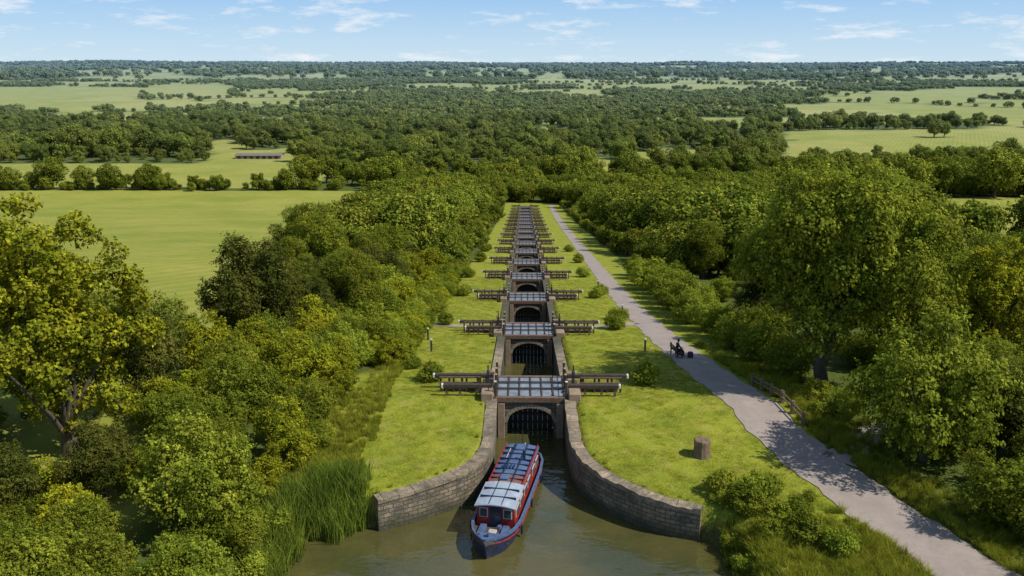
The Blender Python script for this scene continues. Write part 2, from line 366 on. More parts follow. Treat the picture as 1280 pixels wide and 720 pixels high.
# canal walls (swept section) --------------------------------------------------
def sweep(name,sgn,W):
    pts=[(2.05,386.)]+[(2.05,yy) for yy in np.arange(380,52,-4.)]+[(2.05,51.),(2.05,49.4)]
    ctrl=[(2.05,49.4)]+[tuple(p) for p in W[1:]]
    for i in range(len(ctrl)-1):
        p0=np.array(ctrl[max(i-1,0)]);p1=np.array(ctrl[i]);p2=np.array(ctrl[i+1]);p3=np.array(ctrl[min(i+2,len(ctrl)-1)])
        for k in range(1,7):
            t=k/6; pts.append(tuple(.5*((2*p1)+(-p0+p2)*t+(2*p0-5*p1+4*p2-p3)*t*t+(-p0+3*p1-3*p2+p3)*t**3)))
    pts=np.array(pts); n=len(pts)
    T=np.gradient(pts,axis=0); T/=np.linalg.norm(T,axis=1,keepdims=True); O=np.stack([-T[:,1],T[:,0]],1)
    s=np.concatenate([[0],np.cumsum(np.hypot(*np.diff(pts,axis=0).T))])
    bm=bmesh.new(); uvl=bm.loops.layers.uv.new('UVMap'); rows=[]
    for i in range(n):
        x,y=pts[i]; zt=float(plane(y)); zb=zt-6.6 if y>49.5 else -1.5
        j=.03*math.sin(s[i]*3.1)+.03*math.sin(s[i]*7.7)
        sec=[(0.0,zb),(0.0,zt-.12),(-.05,zt-.12),(-.05+j*.5,zt+.09+j),(.60+j,zt+.09-j),(.60,zt-.5)]
        rows.append(([bm.verts.new(((x+O[i][0]*o)*sgn,y+O[i][1]*o,zz)) for (o,zz) in sec],sec))
    for i in range(n-1):
        a,sa=rows[i]; b,sb=rows[i+1]
        v=[0]
        for k in range(5): v.append(v[-1]+math.hypot(sa[k+1][0]-sa[k][0],sa[k+1][1]-sa[k][1]))
        for k in range(5):
            f=bm.faces.new([a[k],b[k],b[k+1],a[k+1]]); f.material_index=0 if k==0 else 1
            if k==0: uu=[(s[i],sa[0][1]),(s[i+1],sb[0][1]),(s[i+1],sb[1][1]),(s[i],sa[1][1])]
            else: uu=[(s[i],v[k]+2),(s[i+1],v[k]+2),(s[i+1],v[k+1]+2),(s[i],v[k+1]+2)]
            for l,q in zip(f.loops,uu): l[uvl].uv=q
    r=rows[-1][0]; f=bm.faces.new(r); f.material_index=0
    for l,q in zip(f.loops,rows[-1][1]): l[uvl].uv=(q[0],q[1])
    return obj(name,bmesh_to(name,bm,[M_wall,M_cop]))
sweep('canal_stone_wall',-1,LW); sweep('canal_stone_wall',1,RW)

# water -----------------------------------------------------------------------
def watermat():
    m,nt,out=newmat('canal_water'); p=N(nt,'ShaderNodeBsdfPrincipled'); pos=N(nt,'ShaderNodeNewGeometry').outputs['Position']
    c=mixc(nt,ramp(nt,noise(nt,.16,4,.6,pos),.38,.62),(.100,.085,.026),(.055,.058,.019))
    nt.links.new(c,p.inputs['Base Color']); p.inputs['Roughness'].default_value=.04; p.inputs['IOR'].default_value=1.5
    p.inputs['Specular IOR Level'].default_value=1.
    mp=N(nt,'ShaderNodeMapping'); mp.inputs['Scale'].default_value=(.7,1.2,1); mp.inputs['Rotation'].default_value=(0,0,.35); nt.links.new(pos,mp.inputs[0])
    a=N(nt,'ShaderNodeMath',operation='ADD'); nt.links.new(noise(nt,.6,3,.5,mp.outputs[0]),a.inputs[0])
    b=N(nt,'ShaderNodeMath',operation='MULTIPLY'); nt.links.new(noise(nt,2.8,2,.5,mp.outputs[0]),b.inputs[0]); b.inputs[1].default_value=.22
    nt.links.new(b.outputs[0],a.inputs[1])
    nt.links.new(bump(nt,a.outputs[0],.5,.22),p.inputs['Normal']); nt.links.new(p.outputs[0],out.inputs[0]); return m
M_water=watermat()
bm=bmesh.new()
q=[bm.verts.new(v) for v in ((-16,-200,0),(16,-200,0),(16,39,0),(-16,39,0))]
bm.faces.new(q)
q=[bm.verts.new(v) for v in ((-9,39.0,0),(9,39.0,0),(4.2,45,0),(2.03,51.0,0),(-2.03,51.0,0),(-4.2,45,0))]; bm.faces.new(q)
NL=16; LY=[49.4+21.2*i for i in range(NL)]
for i in range(NL-1):
    zw=float(plane(LY[i+1]))-2.55
    q=[bm.verts.new(v) for v in ((-2.04,LY[i]+3.9,zw),(2.04,LY[i]+3.9,zw),(2.04,LY[i+1]+1.5,zw),(-2.04,LY[i+1]+1.5,zw))]; bm.faces.new(q)
obj('canal_water',bmesh_to('canal_water',bm,[M_water]))

# lock module -----------------------------------------------------------------
def lockmesh():
    bm=bmesh.new(); A,RG,PI,TI,T2,DK,WH,YE,ME=range(9)
    hw=2.04; D=3.6; a=1.42; sp=-1.55; cr=-.62; bot=-4.2
    n=16
    ax=[-a+2*a*i/n for i in range(n+1)]
    az=[sp+(cr-sp)*math.sqrt(max(0,1-(x/a)**2)) for x in ax]
    def quad(p,mi):
        f=bm.faces.new([bm.verts.new(v) for v in p]); f.material_index=mi
    for i in range(n):
        quad([(ax[i],0,az[i]),(ax[i+1],0,az[i+1]),(ax[i+1],0,-.24),(ax[i],0,-.24)],A)
        quad([(ax[i],0,az[i]),(ax[i+1],0,az[i+1]),(ax[i+1],D,az[i+1]),(ax[i],D,az[i])],A)
        k=1.15
        def o(x,z): return (x*k, sp+(z-sp)*1.24)
        (xa,za),(xb,zb)=o(ax[i],az[i]),o(ax[i+1],az[i+1]); e=.012
        xi,xj=ax[i]+e,ax[i+1]-e
        quad([(xi,-.05,az[i]),(xj,-.05,az[i+1]),(xb-e,-.05,zb),(xa+e,-.05,za)],RG)
        quad([(xi,-.05,az[i]),(xj,-.05,az[i+1]),(xj,0.02,az[i+1]),(xi,0.02,az[i])],RG)
        quad([(xa,-.05,za),(xb,-.05,zb),(xb,0.02,zb),(xa,0.02,za)],RG)
    for s in (-1,1):
        x0,x1=sorted((s*a,s*hw)); box(bm,x0,x1,0,D,bot,-.24,A)
        box(bm,min(s*1.98,s*1.55),max(s*1.98,s*1.55),-.16,-.003,bot,-.3,PI,.02)
    for i in range(9):
        x=-1.38+i*.307; box(bm,x,x+.285,1.75,1.87,bot,sp+.5-abs(i-4)*.05,TI)
    for z in (-2.3,-1.75,-1.3): box(bm,-1.4,1.4,1.66,1.745,z,z+.14,TI)
    box(bm,-2.2,2.2,-.14,.16,-.235,.10,T2,.02); box(bm,-2.2,2.2,D-.16,D+.12,-.235,.10,T2,.02)
    box(bm,-2.04,2.04,.165,D-.165,-.235,-.04,TI)
    m=6; w=(4.04)/m
    for i in range(m):
        x=-2.02+i*w
        for (ya,yb) in ((.2,1.22),(1.3,2.3),(2.38,D-.2)):
            dz=random.uniform(-.008,.012); box(bm,x+.035,x+w-.035,ya,yb,-.037,.055+dz,DK,.01)
    for i in range(m+1):
        x=-2.02+i*w; box(bm,x-.04,x+.04,.17,D-.17,-.036,.12,TI)
    box(bm,-2.2,2.2,1.21,1.31,.123,.20,TI); box(bm,-2.2,2.2,2.29,2.39,.123,.20,TI)
    for x in (-2.12,2.12):
        for y in (.0,1.25,2.35,D-.05):
            box(bm,x-.07,x+.07,y-.07,y+.07,.103,1.02,TI,.01)
            box(bm,x-.075,x+.075,y-.075,y+.075,1.023,1.09,WH if y in(0,) else YE,.015)
        for z in (.55,.92): tube(bm,(x,.0,z),(x,D-.05,z),.028,mi=ME,s=6)
    for s in (-1,1):
        for (ya,yb,h) in ((-.35,1.0,.42),(2.5,D+.5,.30)):
            x0,x1=sorted((s*2.26,s*2.98)); box(bm,x0,x1,ya,yb,-1.2,h,PI,.05)
        x=s*2.6; box(bm,x-.09,x+.09,1.25,1.5,-.2,1.25,TI,.02); tube(bm,(x,1.2,1.0),(x,1.1,1.0),.10,.10,8,ME); box(bm,x-.04,x+.04,1.33,1.41,1.25,1.6,ME)
        for (y,z,L,t) in ((.75,.50,5.3,.14),(2.75,.42,6.0,.14)):
            x0,x1=sorted((s*2.3,s*L))
            box(bm,x0,x1,y-t,y+t,z-.12,z+.13,TI,.03)
            xe0,xe1=sorted((s*(L+.003),s*(L+.14))); box(bm,xe0,xe1,y-t,y+t,z-.12,z+.13,WH,.03)
            for xx in (3.3,4.3,5.1):
                box(bm,s*xx-.07,s*xx+.07,y-.07,y+.07,-1.1,z-.123,T2)
        for z in (.65,.30):
            x0,x1=sorted((s*3.05,s*5.6)); box(bm,x0,x1,1.62,1.70,z,z+.10,T2)
        for xx in (3.1,3.95,4.75,5.55): box(bm,s*xx-.06,s*xx+.06,1.705,1.82,-1.1,.88,TI)
        x0,x1=sorted((s*3.05,s*5.4)); box(bm,x0,x1,1.95,2.4,-.42,-.10,T2)
    return bmesh_to('canal_lock',bm,[M_arch,M_ring,M_pier,M_timber,M_timb2,M_deck,M_white,M_yell,M_metal])
lm=lockmesh()
for i in range(NL): obj('canal_lock',lm,loc=(0,LY[i],float(plane(LY[i]))+.06))

# paths -------------------------------------------------------------------------
def pathmat():
    m,nt,out=newmat('path_gravel'); p=N(nt,'ShaderNodeBsdfPrincipled'); pos=N(nt,'ShaderNodeNewGeometry').outputs['Position']
    c=mixc(nt,ramp(nt,noise(nt,.8,6,.7,pos),.3,.7),(.38,.305,.265),(.27,.22,.19))
    c=mixc(nt,ramp(nt,noise(nt,25,3,.7,pos),.35,.75,0,.4),c,(.17,.15,.125))
    c=mixc(nt,ramp(nt,noise(nt,3,5,.7,pos),.56,.70,0,.6),c,(.20,.18,.10))
    nt.links.new(c,p.inputs['Base Color']); p.inputs['Roughness'].default_value=.95
    nt.links.new(bump(nt,noise(nt,30,4,.7,pos),.4,.02),p.inputs['Normal']); nt.links.new(p.outputs[0],out.inputs[0]); return m
M_path=pathmat()
PC=np.array([(27,18,3.4),(22,26.5,3.4),(18.3,33.2,3.3),(15.6,39.6,3.1),(13.7,45.3,3.0),(12.3,55.3,2.9),(10.9,78.6,2.5),(10.5,103,2.3),(10.7,187,2.2),(11.5,384,2.2)])
def pathx(y): return np.interp(y,PC[:,1],PC[:,0])
def ribbon(name,pts,seed=0):
    pts=np.array(pts,float); out=[]
    for i in range(len(pts)-1):
        p0=pts[max(i-1,0)];p1=pts[i];p2=pts[i+1];p3=pts[min(i+2,len(pts)-1)]
        L=np.hypot(*(p2-p1)[:2]); n=max(2,int(L/.6))
        for k in range(n):
            t=k/n
            m1=(p2-p0)*np.array([L/max(np.hypot(*(p2-p0)[:2]),.01)]*3); m2=(p3-p1)*np.array([L/max(np.hypot(*(p3-p1)[:2]),.01)]*3)
            out.append((2*t**3-3*t*t+1)*p1+(t**3-2*t*t+t)*m1+(-2*t**3+3*t*t)*p2+(t**3-t*t)*m2)
    out.append(pts[-1]); out=np.array(out); T=np.gradient(out[:,:2],axis=0); T/=np.linalg.norm(T,axis=1,keepdims=True); O=np.stack([T[:,1],-T[:,0]],1)
    V=[];F=[];n=len(out);m=5
    for i in range(n):
        for j in range(m):
            u=j/(m-1)*2-1; e=.10*math.sin(i*.9+j+seed)+.08*math.sin(i*2.3+j*2) if j in(0,m-1) else 0
            x=out[i,0]+O[i,0]*(out[i,2]*.5+e)*u; y=out[i,1]+O[i,1]*(out[i,2]*.5+e)*u
            V.append((x,y,hz(x,y)+.035))
    for i in range(n-1):
        for j in range(m-1): F.append([i*m+j,i*m+j+1,(i+1)*m+j+1,(i+1)*m+j])
    return obj(name,npmesh(name,V,F,[M_path],smooth=True))
ribbon('towpath',PC)
ribbon('footpath',[(9.6,78,1.6),(8.6,76.6,1.3),(6,75.9,1.1),(3.1,75.6,1.0)],1)
ribbon('footpath',[(-3.1,75.6,1.0),(-6,75.8,1.2),(-10,77,1.5)],2)
ribbon('footpath',[(15.9,42.3,1.8),(18,44.6,1.6),(20,46.4,1.3)],3)

# ------------------------------------------------------------------ scatter via geometry nodes
def scatter(name,protos,P,S,Rz,I):
    c=bpy.data.collections.new(name+'_parts')
    for k,pn in enumerate(protos):
        o=bpy.data.objects.new('%s_%02d'%(name+'_part',k),P_[pn]); c.objects.link(o)
    P=np.asarray(P,np.float32); me=bpy.data.meshes.new(name); me.vertices.add(len(P)); me.vertices.foreach_set('co',P.ravel())
    a=me.attributes.new('sc','FLOAT','POINT'); a.data.foreach_set('value',np.asarray(S,np.float32))
    a=me.attributes.new('rt','FLOAT','POINT'); a.data.foreach_set('value',np.asarray(Rz,np.float32))
    a=me.attributes.new('ix','INT','POINT'); a.data.foreach_set('value',np.asarray(I,np.int32))
    o=obj(name,me); ng=bpy.data.node_groups.new(name,'GeometryNodeTree')
    ng.interface.new_socket('Geometry',in_out='INPUT',socket_type='NodeSocketGeometry'); ng.interface.new_socket('Geometry',in_out='OUTPUT',socket_type='NodeSocketGeometry')
    gi=ng.nodes.new('NodeGroupInput'); go=ng.nodes.new('NodeGroupOutput'); ip=ng.nodes.new('GeometryNodeInstanceOnPoints')
    ci=ng.nodes.new('GeometryNodeCollectionInfo'); ci.inputs[0].default_value=c; ci.inputs[1].default_value=True; ci.inputs[2].default_value=True
    def attr(nm,t):
        n=ng.nodes.new('GeometryNodeInputNamedAttribute'); n.data_type=t; n.inputs[0].default_value=nm
        return n.outputs[0]
    cx=ng.nodes.new('ShaderNodeCombineXYZ'); ng.links.new(attr('rt','FLOAT'),cx.inputs[2])
    ng.links.new(gi.outputs[0],ip.inputs['Points']); ng.links.new(ci.outputs[0],ip.inputs['Instance']); ip.inputs['Pick Instance'].default_value=True
    ng.links.new(attr('ix','INT'),ip.inputs['Instance Index']); ng.links.new(cx.outputs[0],ip.inputs['Rotation']); ng.links.new(attr('sc','FLOAT'),ip.inputs['Scale'])
    ng.links.new(ip.outputs[0],go.inputs[0]); md=o.modifiers.new('scatter','NODES'); md.node_group=ng; return o
def jgrid(x0,x1,y0,y1,sp,rng,j=.85):
    gx,gy=np.meshgrid(np.arange(x0,x1,sp),np.arange(y0,y1,sp)); gx=gx+rng.uniform(-.5,.5,gx.shape)*sp*j; gy=gy+rng.uniform(-.5,.5,gy.shape)*sp*j
    return gx.ravel(),gy.ravel()
rng=np.random.default_rng(3)
def band(name,protos,y0,y1,sp,smin,smax,wid=.66,thin=0.):
    x,y=jgrid(-wid*y1-60,wid*y1+60,y0,y1,sp,rng); k=(np.abs(x)<wid*y+60)&woodmask(x,y)&(rng.random(len(x))>thin)
    x,y=x[k],y[k]; s=smin+(smax-smin)*rng.random(len(x))**1.4
    return scatter(name,protos,np.stack([x,y,height(x,y)-.3],1),s,rng.uniform(0,6.28,len(x)),rng.integers(0,len(protos),len(x)))
x,y=jgrid(-110,330,118,455,6.2,rng); k=woodmask(x,y)&(rng.random(len(x))>.06)
x,y=x[k],y[k]; edge=(y<392)&(((x<0)&(x>-15))|((x>0)&(x<20))); s=np.where(edge,rng.uniform(.28,.45,len(x)),rng.uniform(.38,1.05,len(x)))
s=np.where((y>330)&~edge,s*1.1,s)
scatter('slope_woodland',['mid1','mid2','mid3'],np.stack([x,y,height(x,y)-.3],1),s,rng.uniform(0,6.28,len(x)),rng.integers(0,3,len(x)))
band('woodland',['mid1','mid2','mid3'],455,1000,11.5,.45,1.5,thin=.15)
band('distant_woodland',['far1','far2'],1000,3000,16,.55,1.15)
band('horizon_woodland',['far1','far2'],3000,9500,46,1.3,2.6)
x=rng.uniform(-420,-98,170); y=458+rng.normal(size=170)*2.+(x+260)*.02
scatter('hedgerow',['mid3','mid2'],np.stack([x,y,height(x,y)-.3],1),rng.uniform(.3,.62,170),rng.uniform(0,6,170),rng.integers(0,2,170))
for (tx,ty,ts,k) in [(-118,470,1.45,'mid1'),(-290,476,.9,'mid2'),(-335,500,1.0,'mid3'),(-330,640,1.9,'mid1'),(-310,650,2.0,'mid3'),(-296,640,1.9,'mid1'),(-280,655,2.0,'mid2'),(-265,645,1.7,'mid3'),(-350,650,1.8,'mid2'),(-250,640,1.5,'mid1'),
    (228,428,2.0,'mid1'),(246,432,1.9,'mid3'),(205,430,1.7,'mid2'),(186,425,1.7,'mid1'),(265,435,1.5,'mid2'),(168,420,1.8,'mid3')]:
    obj('oak_tree',P_[k],loc=(tx,ty,hz(tx,ty)-.3),rot=random.random()*6,scale=ts)

# near vegetation, individually placed ------------------------------------------
def plant(kind,x,y,s,sz=1.):
    nm={'oak':'oak_tree','oak2':'oak_tree','ash':'ash_tree','darkt':'dark_leaved_tree','bush':'green_bush','bush2':'hawthorn_bush','willow':'willow_shrub','smallb':'small_bush'}[kind]
    obj(nm,P_[kind],loc=(x,y,hz(x,y)-.1),rot=random.random()*6.28,scale=(s*random.uniform(.9,1.1),s,s*sz*random.uniform(.92,1.1)))
used=[]
def P(kind,x,y,s,sz=1.,r=None):
    plant(kind,x,y,s,sz=sz); used.append((x,y,(r if r else {'oak':5,'oak2':4,'ash':4,'darkt':4,'smallb':.9}.get(kind,2.6)*s*.6)))
P('oak',19.0,54,1.10,1.10); P('oak2',27.5,62,.85); P('ash',30.5,56,.74); P('bush',20.4,42.3,1.40,1.22,3.2); P('bush2',21.9,36.2,.86)
P('bush',25.5,47,1.1); P('bush',29,49,1.0); P('oak2',35,66,.75); P('ash',29,42,.6); P('bush2',25.5,38,1.0)
P('bush2',16.6,60,.72);P('bush',17.3,56,.6); P('bush2',17.6,64.5,.85)
P('oak2',24,70,.7);P('bush',22,31,.6);P('smallb',17.2,50,.9);P('smallb',16.8,47.8,.7);P('bush',18.2,47.6,.4)
P('ash',-24.4,42.5,1.10,1.0); P('ash',-29,47,.95); P('darkt',-20.2,62,.96); P('bush',-15.2,36.3,1.02,1.15,3.0); P('darkt',-20.8,38.5,.42); P('bush2',-18.8,43.5,.8); P('darkt',-24,36,.42)
P('bush',-26,57,1.1); P('bush2',-31,60,1.2); P('bush',-16.6,47,.78); P('bush2',-18.5,51,.8); P('willow',-13.2,50,.66); P('willow',-12.6,54,.62); P('bush',-14.8,56.5,.7)
P('willow',-15.2,52.5,.74);P('bush',-12.4,46,.6);P('willow',-13.2,43.2,.62);P('bush2',-16.3,41.8,.62);P('willow',-11.6,49.5,.42);P('bush',-11.4,43.6,.36);P('willow',-12.2,41.2,.45)
P('darkt',-22.5,48,.6);P('bush',-19.4,33.6,.62);P('bush2',-26.5,36,.9);P('bush2',-12.9,34.6,.5);P('bush2',-14.4,32.0,.5);P('willow',-12.9,38.6,.42)
P('oak2',-27,108,.8);P('oak2',-24,98,.75);P('oak2',-31,118,.8)
for (x,y,s) in [(-6.6,54.2,1.0),(7.3,53.6,1.0),(7.7,74.6,.95),(8.6,80,.9),(-7.4,97,1.),(7.6,95.5,.9),(8.8,99,.8),(-7.8,116,1.),(7.8,117,1.),(-7.6,76.5,.8),(8.2,138,1.),(-7.6,139,1.1),(8.,160,1.),(-7.6,160,1.1),(-8.2,58,.6),
   (9.3,39.1,.85),(10.5,38.6,1.0),(11.5,39.1,.7),(9.9,37.6,.85),(12.2,37.4,.7),(13.2,38.6,.4),(11.2,36.9,.7),(12.0,35.4,.9),(13.4,34.4,.8),(10.6,35.6,.6),(9.2,36.6,.5),(9.4,34.8,.55),(-11.9,36.4,.7),(-12.2,33.4,.8),(-12.0,31.9,.7),(8.9,38.4,.5)]:
    P('smallb',x,y,s)
def fill(n,x0,x1,y0,y1,kinds,smin,smax,cond=lambda x,y:True,gap=1.5,tries=4000):
    c=0
    for _ in range(tries):
        if c>=n: break
        x=random.uniform(x0,x1);y=random.uniform(y0,y1)
        if not cond(x,y): continue
        s=random.uniform(smin,smax); k=random.choice(kinds); r={'oak2':3.6,'darkt':3.4,'ash':3.4,'smallb':.8}.get(k,2.2)*s*.7
        if any((x-a)**2+(y-b)**2<((r+c_)*gap*.62)**2 for a,b,c_ in used): continue
        P(k,x,y,s,r=r); c+=1
fill(60,-11.6,-9.2,58,122,['bush','willow','bush'],.32,.52)
fill(80,-30,-11.5,44,122,['bush','bush2','bush','willow','bush2'],.5,1.0,lambda x,y:x>outerL(y)-2,gap=1.65)
fill(20,-30,-15,66,122,['oak2','darkt','oak2'],.5,.72,lambda x,y:x>outerL(y)-1 and x<-14)
fill(26,-34,-12.8,29,46,['bush','bush2','willow','bush2'],.4,.85,gap=1.7)
for y in np.arange(66,121,4.1): P('bush2' if random.random()<.3 else 'bush',float(pathx(y))+4.7+random.uniform(-.6,.6),y,random.uniform(.55,.88))
fill(60,18.5,70,58,122,['oak2','bush2','oak2','bush','darkt','ash','bush'],.5,.85)
fill(40,22,48,30,60,['bush2','bush','darkt','bush'],.55,.85)

# reeds / tall grass / lawn tufts
rng=np.random.default_rng(9)
pts=[]
for _ in range(150):
    t=rng.random(); x=-8.3-3.4*t; y=39.0-1.9*t*t+rng.normal()*.5; pts.append((x,y))
for _ in range(50): pts.append((-11.6+rng.normal()*.4,rng.uniform(33,37)))
for _ in range(26): pts.append((9.0+rng.normal()*.25,rng.uniform(32,37.2)))
pts=np.array(pts); z=np.maximum(height(pts[:,0],pts[:,1]),-.1)
sr=rng.uniform(.4,.9,len(pts)); sr[pts[:,0]>0]*=.45
scatter('reeds',['reed'],np.c_[pts,z],sr,rng.uniform(0,6,len(pts)),np.zeros(len(pts)))
pts=[]
while len(pts)<4000:
    r=rng.random()
    if r<.35: x=rng.uniform(8.7,16.5);y=rng.uniform(30,37.6)
    elif r<.5: x=rng.uniform(-13.5,-8.6);y=rng.uniform(38.5,50)
    elif r<.76: y=rng.uniform(32,62);x=pathx(y)+1.8+abs(rng.normal())*1.6
    elif r<.9: y=rng.uniform(50,110);x=-8.8-abs(rng.normal())*.9
    else: y=rng.uniform(62,130); x=pathx(y)+1.4+abs(rng.normal())*.6
    if abs(x-pathx(y))<1.75 and y>30 and x>5: continue
    if r<.35 and rng.random()<np.clip((y-35.5)/2,0,.8): continue
    pts.append((x,y))
pts=np.array(pts); z=height(pts[:,0],pts[:,1]); k=z>.0; pts=pts[k];z=z[k]
scatter('long_grass',['tall'],np.c_[pts,z],rng.uniform(.3,.85,len(pts)),rng.uniform(0,6,len(pts)),np.zeros(len(pts)))
def clearwall(x,y):
    dL=segdist(-x,y,LW);dR=segdist(x,y,RW); return np.where(x<0,dL,dR)
# ragged grass fringe behind the coping
n=1500; y=38+60*rng.random(n)**1.4; x=np.where(rng.random(n)<.5,-1,1)*rng.uniform(2.6,9,n); dd_=clearwall(x,y); k=(dd_>.68)&(dd_<.95)&(height(x,y)>plane(y)-.2); x,y=x[k],y[k]
scatter('wall_edge_grass',['tall'],np.c_[x,y,height(x,y)],rng.uniform(.18,.42,len(x)),rng.uniform(0,6,len(x)),np.zeros(len(x)))
n=60000; y=34+80*rng.random(n)**1.6; x=rng.uniform(-11,19,n)
k=(np.abs(x)>2.8)&((x<0)|(np.abs(x-pathx(y))>1.5)); x,y=x[k],y[k]; z=height(x,y); k=(z>plane(y)-.15); x,y,z=x[k],y[k],z[k]
k=(clearwall(x,y)>.72)&~((y>75)&(y<77.3))&((fb(x,y,1.1,.4)+.5*fb(x,y,.33))>-.35); x,y,z=x[k],y[k],z[k]
scatter('lawn_grass',['tuft'],np.c_[x,y,z],rng.uniform(.5,1.2,len(x)),rng.uniform(0,6,len(x)),np.zeros(len(x)))

# ------------------------------------------------------------------ boat
def boat():
    root=empty('canal_boat',loc=(-1.22,40.7,0),rot=math.radians(-10.5)); root.scale=(.88,1.03,1)
    Mh=pmat('hull_blue',(.018,.030,.075),(.010,.017,.04),3,.35,bs=.1,spec=.5)
    Mb=pmat('gunwale_blue',(.10,.15,.27),(.05,.08,.16),4,.4,bs=.1)
    Mr=pmat('cabin_red',(.36,.028,.020),(.20,.020,.016),3,.45,bs=.1)
    Mrf=pmat('roof_silver',(.38,.44,.50),(.24,.28,.34),2.0,.5,bs=.2)
    Mrb=pmat('roof_blue',(.055,.095,.20),(.10,.15,.25),2.0,.5,bs=.2)
    Mrr=pmat('roof_rust',(.24,.065,.045),(.14,.10,.095),3,.6,bs=.2)
    Mw=pmat('boat_cream',(.48,.44,.38),(.38,.34,.30),6,.5)
    Mg,nt,out=newmat('boat_glass'); p=N(nt,'ShaderNodeBsdfPrincipled'); nz=noise(nt,4,2); nt.links.new(mixc(nt,nz,(.02,.03,.04),(.05,.06,.07)),p.inputs['Base Color']); p.inputs['Roughness'].default_value=.08; nt.links.new(p.outputs[0],out.inputs[0])
    Md=pmat('boat_floor',(.10,.08,.07),(.05,.045,.04),5,.8)
    st=[(0,.04,1.12),(.03,.32,1.08),(.07,.66,1.0),(.12,.96,.92),(.19,1.2,.82),(.28,1.32,.75),(.5,1.34,.70),(.8,1.33,.70),(.91,1.24,.74),(.97,.98,.80),(1,.60,.82)]
    L=10.2; bm=bmesh.new(); rows=[]
    for t,w,h in st:
        y=-L/2+L*t; rk=(.35*(1-t/.12) if t<.12 else 0)
        r=[]
        for (k,z,dy) in ((.72,-.35,rk*1.6),(.93,.12,rk*.7),(1.,h-.16,rk*.15),(1.045,h-.14,rk*.1),(1.045,h,0),(.93,h+.003,0),(.90,h-.3,0)):
            r.append((w*k,y+dy,z))
        rows.append([bm.verts.new((-a,b,c)) for a,b,c in r]+[bm.verts.new((a,b,c)) for a,b,c in r[::-1]])
    for a,b in zip(rows[:-1],rows[1:]):
        for k in range(13):
            f=bm.faces.new([a[k],a[k+1],b[k+1],b[k]])
            kk=k if k<7 else 12-k
            f.material_index={0:0,1:0,2:1,3:1,4:1,5:2,6:2}.get(kk,0)
    for r in (rows[0],rows[-1]): f=bm.faces.new(r); f.material_index=0
    hull=obj('hull',bmesh_to('hull',bm,[Mh,Mb,Md],True),root)
    hull.modifiers.new('e','EDGE_SPLIT').split_angle=math.radians(35)
    bm=bmesh.new()
    for s in(-1,1):
        for i in range(len(st)-1):
            (t0,w0,h0),(t1,w1,h1)=st[i],st[i+1]; y0=-L/2+L*t0+(.15*(1-t0/.12) if t0<.12 else 0);y1=-L/2+L*t1+(.15*(1-t1/.12) if t1<.12 else 0)
            tube(bm,(s*w0*1.0,y0,h0-.34),(s*w1*1.0,y1,h1-.34),.035,s=6)
    obj('rubbing_strake',bmesh_to('strake',bm,[Mr]),root)
    bm=bmesh.new(); box(bm,-.52,.52,-4.55,-3.95,.70,.86,0,.02); box(bm,-.95,.95,-3.94,-2.75,.28,.34,1); box(bm,-.8,-.45,-3.8,-2.9,.345,.68,0,.02); box(bm,.45,.8,-3.8,-2.9,.345,.68,0,.02)
    box(bm,-.25,.2,-3.6,-3.2,.345,.62,2,.03); tube(bm,(0,-4.3,.86),(0,-4.3,1.05),.07,.09); tube(bm,(.3,-3.1,.34),(.3,-3.1,.75),.13,.12,10,0)
    box(bm,-.95,.95,3.95,4.85,.50,.60,1)
    obj('foredeck',bmesh_to('foredeck',bm,[Mb,Md,Mw]),root)
    def prof(w,z0,z1,cam):
        n=8; return [(-w,z0),(-w*.93,z1)]+[(-w*.93+1.86*w*i/n,z1+cam*(1-(2*i/n-1)**2)) for i in range(1,n)]+[(w*.93,z1),(w,z0)]
    def cab(name,y0,y1,w,z0,z1,mt,cam=.10):
        bm=bmesh.new(); p=prof(w,z0,z1,cam); a=[bm.verts.new((x,y0,z)) for x,z in p]; b=[bm.verts.new((x,y1,z)) for x,z in p]
        for i in range(len(p)-1): bm.faces.new([a[i],a[i+1],b[i+1],b[i]])
        bm.faces.new(a);bm.faces.new(b[::-1]); return obj(name,bmesh_to(name,bm,[mt]),root)
    cab('front_cabin',-2.75,-.62,1.08,.45,1.55,Mr); cab('mid_cabin',-.62,1.5,1.05,.45,1.48,Mr); cab('rear_cabin',1.5,3.95,1.05,.45,1.44,Mr)
    def roof(name,y0,y1,w,z,mt,cam=.12,th=.06):
        bm=bmesh.new(); n=8; top=[(-w+2*w*i/n, z+cam*(1-(2*i/n-1)**2)) for i in range(n+1)]; p=top+[(x,zz-th) for x,zz in top[::-1]]
        a=[bm.verts.new((x,y0,zz)) for x,zz in p]; b=[bm.verts.new((x,y1,zz)) for x,zz in p]; m=len(p)
        for i in range(m): bm.faces.new([a[i],a[(i+1)%m],b[(i+1)%m],b[i]])
        bm.faces.new(a);bm.faces.new(b[::-1]); return obj(name,bmesh_to(name,bm,[mt]),root)
    roof('front_roof',-3.0,-.60,1.12,1.63,Mrf); roof('roof_panel_a',-.59,.35,1.05,1.56,Mrr); roof('roof_panel_b',.37,1.5,1.05,1.56,Mrb); roof('roof_panel_c',1.52,2.75,1.04,1.53,Mrb); roof('roof_panel_d',2.77,4.05,1.04,1.53,Mrb)
    bm=bmesh.new()
    for y in (-2.2,-1.4): box(bm,-1.0,1.0,y-.02,y+.02,1.62,1.79,0)
    for y in (0.36,1.51,2.76,3.4,2.1,.9,-.1): box(bm,-1.0,1.0,y-.025,y+.025,1.55,1.70,0)
    for s in(-1,1):
        box(bm,s*.98-.025,s*.98+.025,-.55,4.0,1.58,1.68,1); box(bm,s*.35-.02,s*.35+.02,-2.9,4.0,1.60,1.755,0)
    obj('roof_battens',bmesh_to('battens',bm,[Mh,Mr]),root)
    bm=bmesh.new()
